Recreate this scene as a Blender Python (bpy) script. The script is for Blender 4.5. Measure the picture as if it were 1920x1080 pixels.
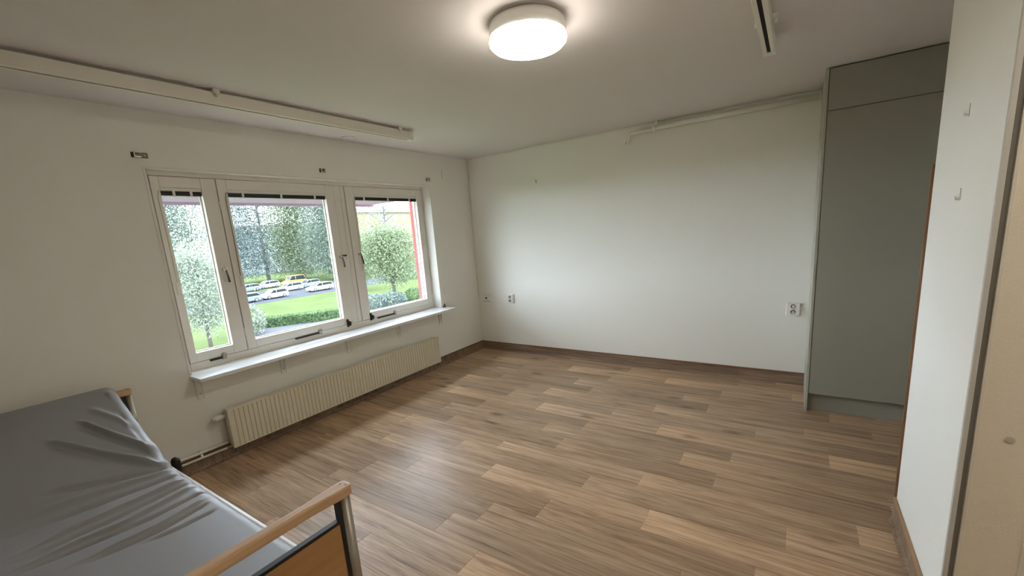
import bpy, bmesh, math, random
import numpy as np
from mathutils import Vector, Matrix

for o in list(bpy.data.objects):
    bpy.data.objects.remove(o, do_unlink=True)
SC = bpy.context.scene
COL = SC.collection
random.seed(7)
RNG = np.random.default_rng(11)

# ------------------------------------------------------------------ camera
FPX, CY, HC = 796.238, 590.586, 1.5588
FW = Vector((-0.55236568, 0.81111834, -0.19229975))
RT = Vector((0.83218221, 0.55000979, -0.07044143))
UP = Vector((-0.04863041, 0.19893786, 0.97880479))
cam_d = bpy.data.cameras.new('camera')
cam = bpy.data.objects.new('camera', cam_d)
COL.objects.link(cam)
cam.matrix_world = Matrix(((RT.x, UP.x, -FW.x, 0), (RT.y, UP.y, -FW.y, 0), (RT.z, UP.z, -FW.z, HC), (0, 0, 0, 1)))
cam_d.sensor_width = 36
cam_d.lens = FPX * 36 / 1920
cam_d.shift_y = (CY - 540) / 1920
cam_d.clip_start = 0.02
cam_d.clip_end = 600
SC.camera = cam

# ------------------------------------------------------------------ sky and exposure
SKY_STRENGTH = 8.2
LAMP_STRENGTH = 11.0
HALL_LAMP_STRENGTH = 9.0
w = bpy.data.worlds.new('overcast_sky')
SC.world = w
w.use_nodes = True
bg = w.node_tree.nodes['Background']
bg.inputs['Color'].default_value = (0.77, 0.875, 1.0, 1)
bg.inputs['Strength'].default_value = SKY_STRENGTH
SC.view_settings.view_transform = 'Standard'
SC.view_settings.look = 'None'
SC.view_settings.exposure = 1.56
SC.view_settings.gamma = 1.0
SC.view_settings.use_curve_mapping = False

# ------------------------------------------------------------------ pixel -> place (1920x1080)
CAMP = Vector((0, 0, HC))
def ray(x, y):
    return FW + RT * ((x - 960) / FPX) - UP * ((y - CY) / FPX)
def onX(x, y, X):
    d = ray(x, y); return CAMP + d * (X / d.x)
def onY(x, y, Y):
    d = ray(x, y); return CAMP + d * (Y / d.y)
def onZ(x, y, Z):
    d = ray(x, y); return CAMP + d * ((Z - HC) / d.z)

# ------------------------------------------------------------------ mesh building
class MB:
    def __init__(s):
        s.v = []; s.f = []; s.sm = []
    def add(s, vs, fs, smooth=False):
        b = len(s.v)
        s.v += [tuple(q) for q in vs]
        for f in fs:
            s.f.append(tuple(b + i for i in f)); s.sm.append(smooth)
        return s
    def box(s, x0, x1, y0, y1, z0, z1):
        x0, x1 = min(x0, x1), max(x0, x1); y0, y1 = min(y0, y1), max(y0, y1); z0, z1 = min(z0, z1), max(z0, z1)
        return s.add([(x0, y0, z0), (x1, y0, z0), (x1, y1, z0), (x0, y1, z0), (x0, y0, z1), (x1, y0, z1), (x1, y1, z1), (x0, y1, z1)],
                     [(0, 3, 2, 1), (4, 5, 6, 7), (0, 1, 5, 4), (1, 2, 6, 5), (2, 3, 7, 6), (3, 0, 4, 7)])
    def prism(s, pts, axis, a, b, smooth=False):
        """polygon pts in the two other axes (in x,y,z order) pushed along axis from a to b"""
        n = len(pts)
        def mk(q, c):
            if axis == 'x': return (c, q[0], q[1])
            if axis == 'y': return (q[0], c, q[1])
            return (q[0], q[1], c)
        vs = [mk(q, a) for q in pts] + [mk(q, b) for q in pts]
        fs = [tuple(range(n - 1, -1, -1)), tuple(range(n, 2 * n))]
        s.add(vs, fs)
        b0 = len(s.v) - 2 * n
        for i in range(n):
            j = (i + 1) % n
            s.f.append((b0 + i, b0 + j, b0 + n + j, b0 + n + i)); s.sm.append(smooth)
        return s
    def tube(s, pts, r, seg=10, cap=True):
        pts = [Vector(q) for q in pts]
        rs = r if isinstance(r, (list, tuple)) else [r] * len(pts)
        rings = []
        prev = None
        for i, q in enumerate(pts):
            t = (pts[min(i + 1, len(pts) - 1)] - pts[max(i - 1, 0)]).normalized()
            if prev is None:
                h = Vector((0, 0, 1)) if abs(t.z) < 0.9 else Vector((1, 0, 0))
                a = t.cross(h).normalized()
            else:
                a = (prev - t * prev.dot(t)).normalized()
            prev = a
            b = t.cross(a)
            rings.append([q + (a * math.cos(2 * math.pi * k / seg) + b * math.sin(2 * math.pi * k / seg)) * rs[i] for k in range(seg)])
        vs = [q for rg in rings for q in rg]
        fs = []
        for i in range(len(rings) - 1):
            for k in range(seg):
                l = (k + 1) % seg
                fs.append((i * seg + k, i * seg + l, (i + 1) * seg + l, (i + 1) * seg + k))
        b0 = len(s.v)
        s.add(vs, fs, True)
        if cap:
            s.f.append(tuple(b0 + k for k in range(seg - 1, -1, -1))); s.sm.append(False)
            e = b0 + (len(rings) - 1) * seg
            s.f.append(tuple(e + k for k in range(seg))); s.sm.append(False)
        return s
    def lathe(s, prof, c, axis='z', seg=32):
        """prof: list of (radius, height) from c along axis"""
        c = Vector(c)
        def mk(rr, h, a):
            p, q = rr * math.cos(a), rr * math.sin(a)
            if axis == 'z': return c + Vector((p, q, h))
            if axis == 'x': return c + Vector((h, p, q))
            return c + Vector((q, h, p))
        vs = [mk(rr, h, 2 * math.pi * k / seg) for rr, h in prof for k in range(seg)]
        fs = []
        for i in range(len(prof) - 1):
            for k in range(seg):
                l = (k + 1) % seg
                fs.append((i * seg + k, i * seg + l, (i + 1) * seg + l, (i + 1) * seg + k))
        b0 = len(s.v)
        s.add(vs, fs, True)
        s.f.append(tuple(b0 + k for k in range(seg - 1, -1, -1))); s.sm.append(True)
        e = b0 + (len(prof) - 1) * seg
        s.f.append(tuple(e + k for k in range(seg))); s.sm.append(True)
        return s
    def ball(s, c, r, seg=12, rings=8, sc=(1, 1, 1)):
        prof = []
        vs = []
        c = Vector(c)
        for i in range(rings + 1):
            a = math.pi * i / rings
            for k in range(seg):
                b = 2 * math.pi * k / seg
                vs.append(c + Vector((math.sin(a) * math.cos(b) * r * sc[0], math.sin(a) * math.sin(b) * r * sc[1], math.cos(a) * r * sc[2])))
        fs = []
        for i in range(rings):
            for k in range(seg):
                l = (k + 1) % seg
                fs.append((i * seg + k, (i + 1) * seg + k, (i + 1) * seg + l, i * seg + l))
        return s.add(vs, fs, True)

BASE = {}
def link(name, mb, m, parent=None, base=None, bevel=0, seg=2):
    if base is None:
        base = BASE[parent.name] if parent else Vector((0, 0, 0))
    base = Vector(base)
    me = bpy.data.meshes.new(name)
    bx, by, bz = base
    me.from_pydata([(a - bx, b - by, c - bz) for a, b, c in mb.v], [], mb.f)
    me.polygons.foreach_set('use_smooth', mb.sm)
    bm = bmesh.new(); bm.from_mesh(me)
    bmesh.ops.recalc_face_normals(bm, faces=bm.faces)
    bm.to_mesh(me); bm.free()
    me.materials.append(m)
    o = bpy.data.objects.new(name, me)
    COL.objects.link(o)
    if parent: o.parent = parent
    else: o.location = base
    BASE[o.name] = base
    if bevel:
        md = o.modifiers.new('bevel', 'BEVEL'); md.width = bevel; md.segments = seg; md.limit_method = 'ANGLE'; md.angle_limit = 0.6
        md.harden_normals = False
    return o
def tag(o, label, cat=None, group=None, kind=None):
    o['label'] = label
    if cat: o['category'] = cat
    if group: o['group'] = group
    if kind: o['kind'] = kind
    return o
def thing(name, loc, label, cat, group=None):
    o = bpy.data.objects.new(name, None)
    COL.objects.link(o)
    o.location = Vector(loc); o.empty_display_size = 0.1
    BASE[o.name] = Vector(loc)
    return tag(o, label, cat, group)
def struct(name, mb, m, label=None, bevel=0):
    o = link(name, mb, m, None, (0, 0, 0), bevel)
    o['kind'] = 'structure'
    if label: o['label'] = label
    return o
def copy_tree(o, parent=None):
    c = o.copy(); COL.objects.link(c)
    if parent: c.parent = parent
    for ch in [q for q in bpy.data.objects if q.parent == o]:
        copy_tree(ch, c)
    return c

# ------------------------------------------------------------------ materials
def lin(c):
    return tuple((v / 12.92 if v <= 0.04045 else ((v + 0.055) / 1.055) ** 2.4) for v in [q / 255 for q in c])
lin0 = lin
def mat(name, rgb, rough=0.5, metal=0.0, spec=0.5, bump=0.0, bscale=200.0, vary=0.0, vscale=3.0, coat=0.0, k=1.0):
    m = bpy.data.materials.new(name); m.use_nodes = True
    nt = m.node_tree; b = nt.nodes['Principled BSDF']
    c = tuple(v * k for v in lin(rgb))
    b.inputs['Base Color'].default_value = (*c, 1)
    b.inputs['Roughness'].default_value = rough
    b.inputs['Metallic'].default_value = metal
    b.inputs['Specular IOR Level'].default_value = spec
    b.inputs['Coat Weight'].default_value = coat
    if bump or vary:
        tc = nt.nodes.new('ShaderNodeTexCoord')
    if bump:
        n = nt.nodes.new('ShaderNodeTexNoise'); n.inputs['Scale'].default_value = bscale; n.inputs['Detail'].default_value = 2
        nt.links.new(tc.outputs['Object'], n.inputs['Vector'])
        bp = nt.nodes.new('ShaderNodeBump'); bp.inputs['Strength'].default_value = bump; bp.inputs['Distance'].default_value = 0.002
        nt.links.new(n.outputs['Fac'], bp.inputs['Height']); nt.links.new(bp.outputs['Normal'], b.inputs['Normal'])
    if vary:
        n = nt.nodes.new('ShaderNodeTexNoise'); n.inputs['Scale'].default_value = vscale; n.inputs['Detail'].default_value = 4
        nt.links.new(tc.outputs['Object'], n.inputs['Vector'])
        mx = nt.nodes.new('ShaderNodeMix'); mx.data_type = 'RGBA'
        mx.inputs[6].default_value = (*[v * (1 - vary) for v in c], 1); mx.inputs[7].default_value = (*[min(1, v * (1 + vary)) for v in c], 1)
        nt.links.new(n.outputs['Fac'], mx.inputs[0]); nt.links.new(mx.outputs[2], b.inputs['Base Color'])
    return m

def wood_mat(name, dark, mid, light, along='x', grain=42.0, rough=0.42, use_obj=False, knots=True, stretch=0.055, lightend=False):
    m = bpy.data.materials.new(name); m.use_nodes = True
    nt = m.node_tree; L = nt.links.new; N = nt.nodes.new
    b = nt.nodes['Principled BSDF']
    tc = N('ShaderNodeTexCoord')
    vec = tc.outputs['Object']
    if use_obj:
        oi = N('ShaderNodeObjectInfo')
        cmb = N('ShaderNodeCombineXYZ')
        ma = N('ShaderNodeMath'); ma.operation = 'MULTIPLY'; ma.inputs[1].default_value = 37.0
        L(oi.outputs['Alpha'], ma.inputs[0]); L(ma.outputs[0], cmb.inputs[0]); L(ma.outputs[0], cmb.inputs[1]); L(ma.outputs[0], cmb.inputs[2])
        ad = N('ShaderNodeVectorMath'); ad.operation = 'ADD'; L(vec, ad.inputs[0]); L(cmb.outputs[0], ad.inputs[1]); vec = ad.outputs[0]
    mp = N('ShaderNodeMapping'); L(vec, mp.inputs['Vector'])
    sc = {'x': (stretch, 1, 1), 'y': (1, stretch, 1), 'z': (1, 1, stretch)}[along]
    mp.inputs['Scale'].default_value = sc
    # slow warp so the grain is not ruler straight
    n0 = N('ShaderNodeTexNoise'); n0.inputs['Scale'].default_value = 6.0; n0.inputs['Detail'].default_value = 2; L(mp.outputs[0], n0.inputs['Vector'])
    sv = N('ShaderNodeVectorMath'); sv.operation = 'SCALE'; sv.inputs['Scale'].default_value = 0.10; L(n0.outputs['Color'], sv.inputs[0])
    av = N('ShaderNodeVectorMath'); av.operation = 'ADD'; L(mp.outputs[0], av.inputs[0]); L(sv.outputs[0], av.inputs[1])
    n1 = N('ShaderNodeTexNoise'); n1.inputs['Scale'].default_value = grain; n1.inputs['Detail'].default_value = 5; n1.inputs['Roughness'].default_value = 0.62; L(av.outputs[0], n1.inputs['Vector'])
    n2 = N('ShaderNodeTexNoise'); n2.inputs['Scale'].default_value = grain * 0.26; n2.inputs['Detail'].default_value = 2; L(av.outputs[0], n2.inputs['Vector'])
    mixn = N('ShaderNodeMix'); mixn.inputs[0].default_value = 0.45; L(n1.outputs['Fac'], mixn.inputs[2]); L(n2.outputs['Fac'], mixn.inputs[3])
    cr = N('ShaderNodeValToRGB'); L(mixn.outputs[0], cr.inputs['Fac'])
    e = cr.color_ramp.elements
    e[0].position = 0.30; e[0].color = (*lin(dark), 1); e[1].position = 0.66; e[1].color = (*lin(light), 1)
    k = e.new(0.48); k.color = (*lin(mid), 1)
    col = cr.outputs['Color']
    if knots:
        vm = N('ShaderNodeMapping'); L(vec, vm.inputs['Vector'])
        vm.inputs['Scale'].default_value = {'x': (0.42, 1, 1), 'y': (1, 0.42, 1), 'z': (1, 1, 0.42)}[along]
        dn = N('ShaderNodeTexNoise'); dn.inputs['Scale'].default_value = 22; L(vm.outputs[0], dn.inputs['Vector'])
        ds = N('ShaderNodeVectorMath'); ds.operation = 'SCALE'; ds.inputs['Scale'].default_value = 0.035; L(dn.outputs['Color'], ds.inputs[0])
        da = N('ShaderNodeVectorMath'); da.operation = 'ADD'; L(vm.outputs[0], da.inputs[0]); L(ds.outputs[0], da.inputs[1])
        vo = N('ShaderNodeTexVoronoi'); vo.inputs['Scale'].default_value = 4.6; L(da.outputs[0], vo.inputs['Vector'])
        kr = N('ShaderNodeValToRGB'); L(vo.outputs['Distance'], kr.inputs['Fac'])
        kr.color_ramp.elements[0].position = 0.03; kr.color_ramp.elements[0].color = (0.36, 0.32, 0.29, 1)
        kr.color_ramp.elements[1].position = 0.19; kr.color_ramp.elements[1].color = (1, 1, 1, 1)
        mk = N('ShaderNodeMix'); mk.data_type = 'RGBA'; mk.blend_type = 'MULTIPLY'; mk.inputs[0].default_value = 0.85
        L(col, mk.inputs[6]); L(kr.outputs['Color'], mk.inputs[7]); col = mk.outputs[2]
    if use_obj:
        mo = N('ShaderNodeMix'); mo.data_type = 'RGBA'; mo.blend_type = 'MULTIPLY'; mo.inputs[0].default_value = 1.0
        L(col, mo.inputs[6]); L(oi.outputs['Color'], mo.inputs[7]); col = mo.outputs[2]
    if lightend:      # the print starts pale at one end of every board
        sx = N('ShaderNodeSeparateXYZ'); L(tc.outputs['Object'], sx.inputs[0])
        le = N('ShaderNodeValToRGB'); L(sx.outputs[0], le.inputs['Fac'])
        q = le.color_ramp.elements
        q[0].position = 0.0; q[0].color = (1.0, 1.0, 1.0, 1); q[1].position = 1.0; q[1].color = (0.74, 0.74, 0.74, 1)
        k2 = q.new(0.42); k2.color = (0.80, 0.80, 0.80, 1)
        ml = N('ShaderNodeMix'); ml.data_type = 'RGBA'; ml.blend_type = 'MULTIPLY'; ml.inputs[0].default_value = 1.0
        L(col, ml.inputs[6]); L(le.outputs['Color'], ml.inputs[7]); col = ml.outputs[2]
    L(col, b.inputs['Base Color'])
    b.inputs['Roughness'].default_value = rough
    b.inputs['Specular IOR Level'].default_value = 0.36 if lightend else 0.5
    bp = N('ShaderNodeBump'); bp.inputs['Strength'].default_value = 0.12; bp.inputs['Distance'].default_value = 0.001
    L(n1.outputs['Fac'], bp.inputs['Height']); L(bp.outputs['Normal'], b.inputs['Normal'])
    return m

OUT = 0.50      # outdoor colours darkened so the strong sky does not over-expose the view
def leaf_mat(name, c1, c2, c3):
    lin = lambda c: tuple(v * OUT for v in lin0(c))
    m = bpy.data.materials.new(name); m.use_nodes = True
    nt = m.node_tree; L = nt.links.new; N = nt.nodes.new
    b = nt.nodes['Principled BSDF']
    g = N('ShaderNodeNewGeometry')
    cr = N('ShaderNodeValToRGB'); L(g.outputs['Random Per Island'], cr.inputs['Fac'])
    e = cr.color_ramp.elements
    e[0].color = (*lin(c1), 1); e[1].color = (*lin(c3), 1); k = e.new(0.5); k.color = (*lin(c2), 1)
    L(cr.outputs['Color'], b.inputs['Base Color'])
    b.inputs['Roughness'].default_value = 0.6
    tr = N('ShaderNodeBsdfTranslucent'); L(cr.outputs['Color'], tr.inputs['Color'])
    mx = N('ShaderNodeMixShader'); mx.inputs[0].default_value = 0.35
    L(b.outputs[0], mx.inputs[1]); L(tr.outputs[0], mx.inputs[2])
    L(mx.outputs[0], nt.nodes['Material Output'].inputs['Surface'])
    return m

def glass_mat(name, tint=(0.95, 0.97, 0.97)):
    m = bpy.data.materials.new(name); m.use_nodes = True
    nt = m.node_tree; L = nt.links.new; N = nt.nodes.new
    nt.nodes.remove(nt.nodes['Principled BSDF'])
    t = N('ShaderNodeBsdfTransparent'); t.inputs['Color'].default_value = (*tint, 1)
    g = N('ShaderNodeBsdfGlossy'); g.inputs['Roughness'].default_value = 0.03
    lw = N('ShaderNodeLayerWeight'); lw.inputs['Blend'].default_value = 0.5
    pw = N('ShaderNodeMath'); pw.operation = 'POWER'; pw.inputs[1].default_value = 4.0; L(lw.outputs['Facing'], pw.inputs[0])
    fr = N('ShaderNodeMath'); fr.operation = 'MULTIPLY_ADD'; fr.inputs[1].default_value = 0.5; fr.inputs[2].default_value = 0.03; L(pw.outputs[0], fr.inputs[0])
    mx = N('ShaderNodeMixShader'); L(fr.outputs[0], mx.inputs[0]); L(t.outputs[0], mx.inputs[1]); L(g.outputs[0], mx.inputs[2])
    L(mx.outputs[0], nt.nodes['Material Output'].inputs['Surface'])
    return m

M = {}
M['wall'] = mat('wall_paint', (242, 240, 231), 0.75, spec=0.25, bump=0.35, bscale=260, vary=0.015, vscale=2)
M['ceiling'] = mat('ceiling_paint', (226, 219, 215), 0.85, spec=0.2, bump=0.3, bscale=220, vary=0.012)
M['right'] = mat('right_wall_paint', (240, 238, 230), 0.7, spec=0.25, bump=0.5, bscale=240)
M['winwhite'] = mat('window_paint', (236, 230, 219), 0.42, bump=0.15, bscale=60, vary=0.02, vscale=14)
M['reveal'] = mat('reveal_paint', (232, 230, 222), 0.5)
M['sill'] = mat('sill_paint', (236, 236, 236), 0.28, vary=0.015, vscale=20)
M['radiator'] = mat('radiator_enamel', (230, 222, 200), 0.38)
M['plastic'] = mat('white_plastic', (236, 234, 226), 0.35)
M['pipewhite'] = mat('pipe_paint', (238, 235, 226), 0.4)
M['railwhite'] = mat('rail_powder_coat', (232, 226, 212), 0.42)
M['black'] = mat('black_plastic', (18, 17, 16), 0.45)
M['blackgap'] = mat('slot_black', (6, 6, 6), 0.8)
M['socketdark'] = mat('socket_hole', (52, 52, 48), 0.6)
M['chrome'] = mat('chrome', (200, 196, 188), 0.16, 1.0)
M['bronze'] = mat('aged_metal', (92, 82, 70), 0.3, 0.9)
M['darkmetal'] = mat('dark_metal', (58, 54, 50), 0.4, 0.8)
M['alu'] = mat('anodised_aluminium', (172, 166, 154), 0.38, 0.85)
M['bedwhite'] = mat('bed_white_steel', (232, 228, 224), 0.3)
M['mattress'] = mat('mattress_cover', (150, 149, 150), 0.46, spec=0.35, bump=0.12, bscale=900, vary=0.02)
M['cabinet'] = mat('cabinet_laminate', (157, 154, 141), 0.5, spec=0.3, bump=0.1, bscale=500)
M['cabinet_side'] = mat('cabinet_side_laminate', (178, 176, 162), 0.5, spec=0.3)
M['door'] = mat('door_laminate', (238, 226, 204), 0.6, spec=0.25, bump=0.5, bscale=320, vary=0.02, vscale=30)
M['frame'] = mat('door_frame_paint', (206, 201, 192), 0.5, bump=0.3, bscale=150, vary=0.03, vscale=20)
M['frame_shade'] = mat('door_rebate_shade', (120, 116, 106), 0.6)  # darker than the frame: shade in the door rebate put into the colour
M['door_edge'] = mat('door_edge_paint', (228, 219, 202), 0.45)
M['kick'] = mat('kick_plate', (190, 180, 160), 0.4)
M['plank'] = wood_mat('plank_vinyl', (112, 89, 70), (172, 143, 115), (202, 174, 143), 'x', 120, 0.40, True, stretch=0.045, lightend=True)
M['skirt_x'] = wood_mat('skirting_vinyl_along_back', (92, 72, 57), (138, 114, 93), (164, 139, 115), 'x', 90, 0.45, True)
M['skirt_y'] = wood_mat('skirting_vinyl_along_side', (92, 72, 57), (138, 114, 93), (164, 139, 115), 'z', 90, 0.45, True)
M['strip'] = wood_mat('skirting_strip_wood', (104, 68, 42), (132, 92, 60), (150, 108, 74), 'y', 60, 0.4, knots=False)
M['strip_x'] = wood_mat('skirting_strip_wood_back', (104, 68, 42), (132, 92, 60), (150, 108, 74), 'x', 60, 0.4, knots=False)
M['strip_r'] = wood_mat('skirting_strip_wood_right', (146, 112, 80), (168, 134, 98), (184, 150, 112), 'y', 60, 0.4, knots=False)
M['guard'] = wood_mat('corner_guard_wood', (104, 72, 42), (124, 88, 54), (140, 102, 66), 'z', 60, 0.4, knots=False)
M['beech'] = wood_mat('beech', (188, 148, 106), (206, 168, 126), (218, 184, 144), 'y', 70, 0.35, knots=False)
M['beechpanel'] = wood_mat('beech_panel', (166, 122, 72), (178, 134, 82), (188, 146, 94), 'y', 30, 0.4, knots=False)
M['subfloor'] = mat('subfloor', (60, 46, 36), 0.8)
M['brick'] = mat('red_facade', (168, 62, 60), 0.8, bump=0.6, bscale=60, vary=0.15, vscale=40)
M['glass'] = glass_mat('window_glass')
M['blindslat'] = mat('blind_slat', (46, 42, 38), 0.5)
M['soffit'] = mat('canopy_board', (128, 128, 140), 0.6, k=0.9, spec=0.2)

em = bpy.data.materials.new('lamp_opal'); em.use_nodes = True
eb = em.node_tree.nodes['Principled BSDF']
eb.inputs['Base Color'].default_value = (0.9, 0.88, 0.84, 1)
eb.inputs['Emission Color'].default_value = (1.0, 0.925, 0.83, 1)
eb.inputs['Emission Strength'].default_value = LAMP_STRENGTH
M['opal'] = em
em2 = em.copy(); em2.name = 'lamp_opal_passage'
em2.node_tree.nodes['Principled BSDF'].inputs['Emission Color'].default_value = (1.0, 0.92, 0.81, 1)
em2.node_tree.nodes['Principled BSDF'].inputs['Emission Strength'].default_value = HALL_LAMP_STRENGTH
M['opal_hall'] = em2

# ------------------------------------------------------------------ room dimensions
W, D, H = 3.585, 4.49, 2.5
XL = -W
XR = 0.476          # right wall
XA = 1.55           # far right side of the recess and of the passage beside the camera
YR = -1.35          # rear wall behind the camera
YE = 2.615          # end of the right wall
WY0, WY1, WZ0, WZ1 = 1.11, 3.755, 0.683, 2.148   # window opening
XF = -3.69          # inner face of the window frame
XFA, XFB = 0.490, 0.498   # door frame steps
XO = -3.96          # outer face of the facade
GZ = -6.5           # ground outside

# ------------------------------------------------------------------ shell
fl = struct('floor', MB().box(XL, XA, YR, D, -0.12, -0.004), M['subfloor'], 'brown oak plank floor of the empty room')
struct('ceiling', MB().box(XO, XA + 0.1, YR - 0.1, D + 0.1, H, H + 0.15), M['ceiling'], 'plain white painted ceiling')
mb = MB()
mb.box(-3.78, XL, YR - 0.1, WY0, -0.12, H).box(-3.78, XL, WY1, D + 0.1, -0.12, H)
mb.box(-3.78, XL, WY0, WY1, -0.12, WZ0).box(-3.78, XL, WY0, WY1, WZ1, H)
struct('wall_left', mb, M['wall'], 'pale painted wall with the wide window')
struct('wall_back', MB().box(XL, XA + 0.1, D, D + 0.12, -0.12, H), M['wall'], 'pale greenish white wall at the far end of the room')
DYF, DX0, DX1, DZ = 1.866, 0.527, 1.40, 2.10     # door plane facing the camera, leaf sides, height
mb = MB().box(XR, XA, 1.91, YE, -0.12, H).box(XR, XR + 0.04, DYF, 1.91, -0.12, H).box(XR + 0.04, XA, DYF, 1.91, DZ + 0.03, H).box(DX1 + 0.04, XA, DYF, 1.91, -0.12, DZ + 0.03)
struct('wall_right', mb, M['right'], 'short white wall beside the door with wooden corner guard')
struct('wall_hall', MB().box(XA, XA + 0.1, YR - 0.1, DYF, -0.12, H), M['wall'], 'pale wall of the passage beside the camera')
struct('wall_alcove', MB().box(XA, XA + 0.1, YE - 0.05, D, -0.12, H), M['wall'], 'pale wall closing the recess beside the cabinet')
struct('wall_rear', MB().box(XL, XA, YR - 0.1, YR, -0.12, H), M['wall'], 'pale wall behind the bed')

# facade seen through the right pane
mb = MB()
OY0, OY1, OZ0, OZ1 = 1.07, 3.77, 0.62, 2.12
mb.box(XO, -3.86, YR - 0.1, OY0, GZ, H).box(XO, -3.86, OY1, D + 2.0, GZ, H).box(XO, -3.86, OY0, OY1, GZ, OZ0).box(XO, -3.86, OY0, OY1, OZ1, H)
struct('wall_facade', mb, M['brick'], 'red outer facade edge seen through the right window pane')
mb = MB().box(-5.25, -4.36, -1.2, 4.28, 2.09, 2.30)  # front edge is in view; unseen depth shaped to hold back high skylight
cp = struct('canopy', mb, M['soffit'], 'pale lilac canopy edge above the window outside')
for k in range(3):
    link('canopy_board', MB().box(-5.25 + 0.02 - 0.02 * k, -5.24 - 0.02 * k - 0.03, -1.2, 4.28, 2.06 + 0.045 * k, 2.06 + 0.045 * k + 0.03), M['soffit'], cp)

# floor planks: 1.05 m x 0.177 m, every row shifted as in the photograph
PL, PW, PH = 1.05, 0.177, 0.004
pm = bpy.data.meshes.new('plank')
def plank_mesh(l, wd):
    me = bpy.data.meshes.new('plank')
    g = 0.0003; t = 0.0006
    v = [(g, g, -PH), (l - g, g, -PH), (l - g, wd - g, -PH), (g, wd - g, -PH),
         (g, g, -t), (l - g, g, -t), (l - g, wd - g, -t), (g, wd - g, -t),
         (g + t, g + t, 0), (l - g - t, g + t, 0), (l - g - t, wd - g - t, 0), (g + t, wd - g - t, 0)]
    f = [(8, 9, 10, 11)] + [(a, (a + 1) % 4, (a + 1) % 4 + 4, a + 4) for a in range(4)] + [(a + 4, (a + 1) % 4 + 4, (a + 1) % 4 + 8, a + 8) for a in range(4)]
    me.from_pydata(v, [], f); me.materials.append(M['plank'])
    return me
full = plank_mesh(PL, PW)
ROW_OFF = {-2: -0.21, -1: -0.52, 0: -0.368, 1: -0.09, 2: -0.61, 3: 0.02, 4: -0.74, 5: -0.35}
TONE = {0: 1.20, 1: 1.10, 2: 1.46, 3: 1.22, 4: 1.36, 5: 1.06}
y0 = 1.58
n0 = math.floor((YR - y0) / PW)
n = n0
rr = random.Random(3)
while y0 + n * PW < D:
    ya, yb = max(y0 + n * PW, YR), min(y0 + (n + 1) * PW, D)
    off = ROW_OFF[n] if n in ROW_OFF else ROW_OFF[n % 6] - 0.21 * (n // 6)
    xa = off - math.ceil((off - XL) / PL) * PL
    j = 0
    while xa < XA:
        a, b = max(xa, XL), min(xa + PL, XA)
        blocked = DYF - 0.01 < ya < YE - 0.18
        if not blocked or a < XR + 0.1:
            if blocked: b = min(b, XR + 0.02)
            if b - a > 0.02:
                me = full if abs(b - a - PL) < 1e-6 and abs(yb - ya - PW) < 1e-6 else plank_mesh(b - a, yb - ya)
                o = bpy.data.objects.new('plank', me); COL.objects.link(o)
                o.parent = fl; o.location = (a, ya, 0)
                t = TONE[n % 6] * (1 + rr.uniform(-0.05, 0.05))
                wm = rr.uniform(-0.025, 0.025)
                o.color = (t * (1 + wm), t, t * (1 - wm), (n % 6) / 6.0 + 0.013 * rr.random() + 0.07 * (j % 2))
        xa += PL; j += 1
    n += 1

# skirting
BH = 0.112
def skirting(name, ax, a, b, c, side, mats, label, joints):
    """ax: axis it runs along; c: wall plane; side: +1/-1 the way into the room"""
    t = 0.008
    if ax == 'x': body = MB().box(a, b, c, c + side * 0.002, 0, BH - 0.012)
    else: body = MB().box(c, c + side * 0.002, a, b, 0, BH - 0.012)
    o = struct(name, body, M['subfloor'], label)
    cuts = [a] + [q for q in joints if a + 0.02 < q < b - 0.02] + [b]
    for q0, q1 in zip(cuts[:-1], cuts[1:]):
        if ax == 'x': pc = MB().box(q0 + 0.0004, q1 - 0.0004, c + side * 0.002, c + side * t, 0, BH - 0.012)
        else: pc = MB().box(c + side * 0.002, c + side * t, q0 + 0.0004, q1 - 0.0004, 0, BH - 0.012)
        pc = link('skirting_piece', pc, mats[0], o)
        tn = rr.uniform(0.80, 1.15)
        pc.color = (tn, tn, tn, rr.random())
    if ax == 'x': s = MB().box(a, b, c, c + side * 0.014, BH - 0.012, BH)
    else: s = MB().box(c, c + side * 0.014, a, b, BH - 0.012, BH)
    link('top_strip', s, mats[1], o, bevel=0.003)
    cv = 0.02
    if ax == 'x': q = MB().prism([(c + side * t, 0), (c + side * (t + cv), 0), (c + side * (t + cv * 0.3), cv * 0.3), (c + side * t, cv)], 'x', a, b)
    else: q = MB().prism([(c + side * t, 0), (c + side * (t + cv), 0), (c + side * (t + cv * 0.3), cv * 0.3), (c + side * t, cv)], 'y', a, b)
    cvo = link('cove', q, mats[0], o); cvo.color = (0.95, 0.95, 0.95, 0.4)
    return o
skirting('baseboard_back', 'x', XL, 0.105, D, -1, (M['skirt_x'], M['strip_x']), 'brown plank skirting along the far wall', [-2.52, -1.45, -0.42])
skirting('baseboard_left', 'y', YR, D, XL, 1, (M['skirt_y'], M['strip']), 'brown skirting along the window wall', [YR + 0.177 * q for q in range(1, 34)])
skirting('baseboard_right', 'y', 1.868, YE, XR, -1, (M['skirt_y'], M['strip_r']), 'brown skirting with light wooden top strip on the short right wall', [1.93 + 0.177 * q for q in range(5)])

g = MB().box(XR - 0.010, XR + 0.04, YE + 0.0004, YE + 0.014, 0.113, 1.715)
o = link('corner_guard', g, M['guard'], None, (XR, YE + 0.01, 0.1), bevel=0.004)
tag(o, 'tall brown wooden corner guard strip on the end of the white wall', 'corner guard')

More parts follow.
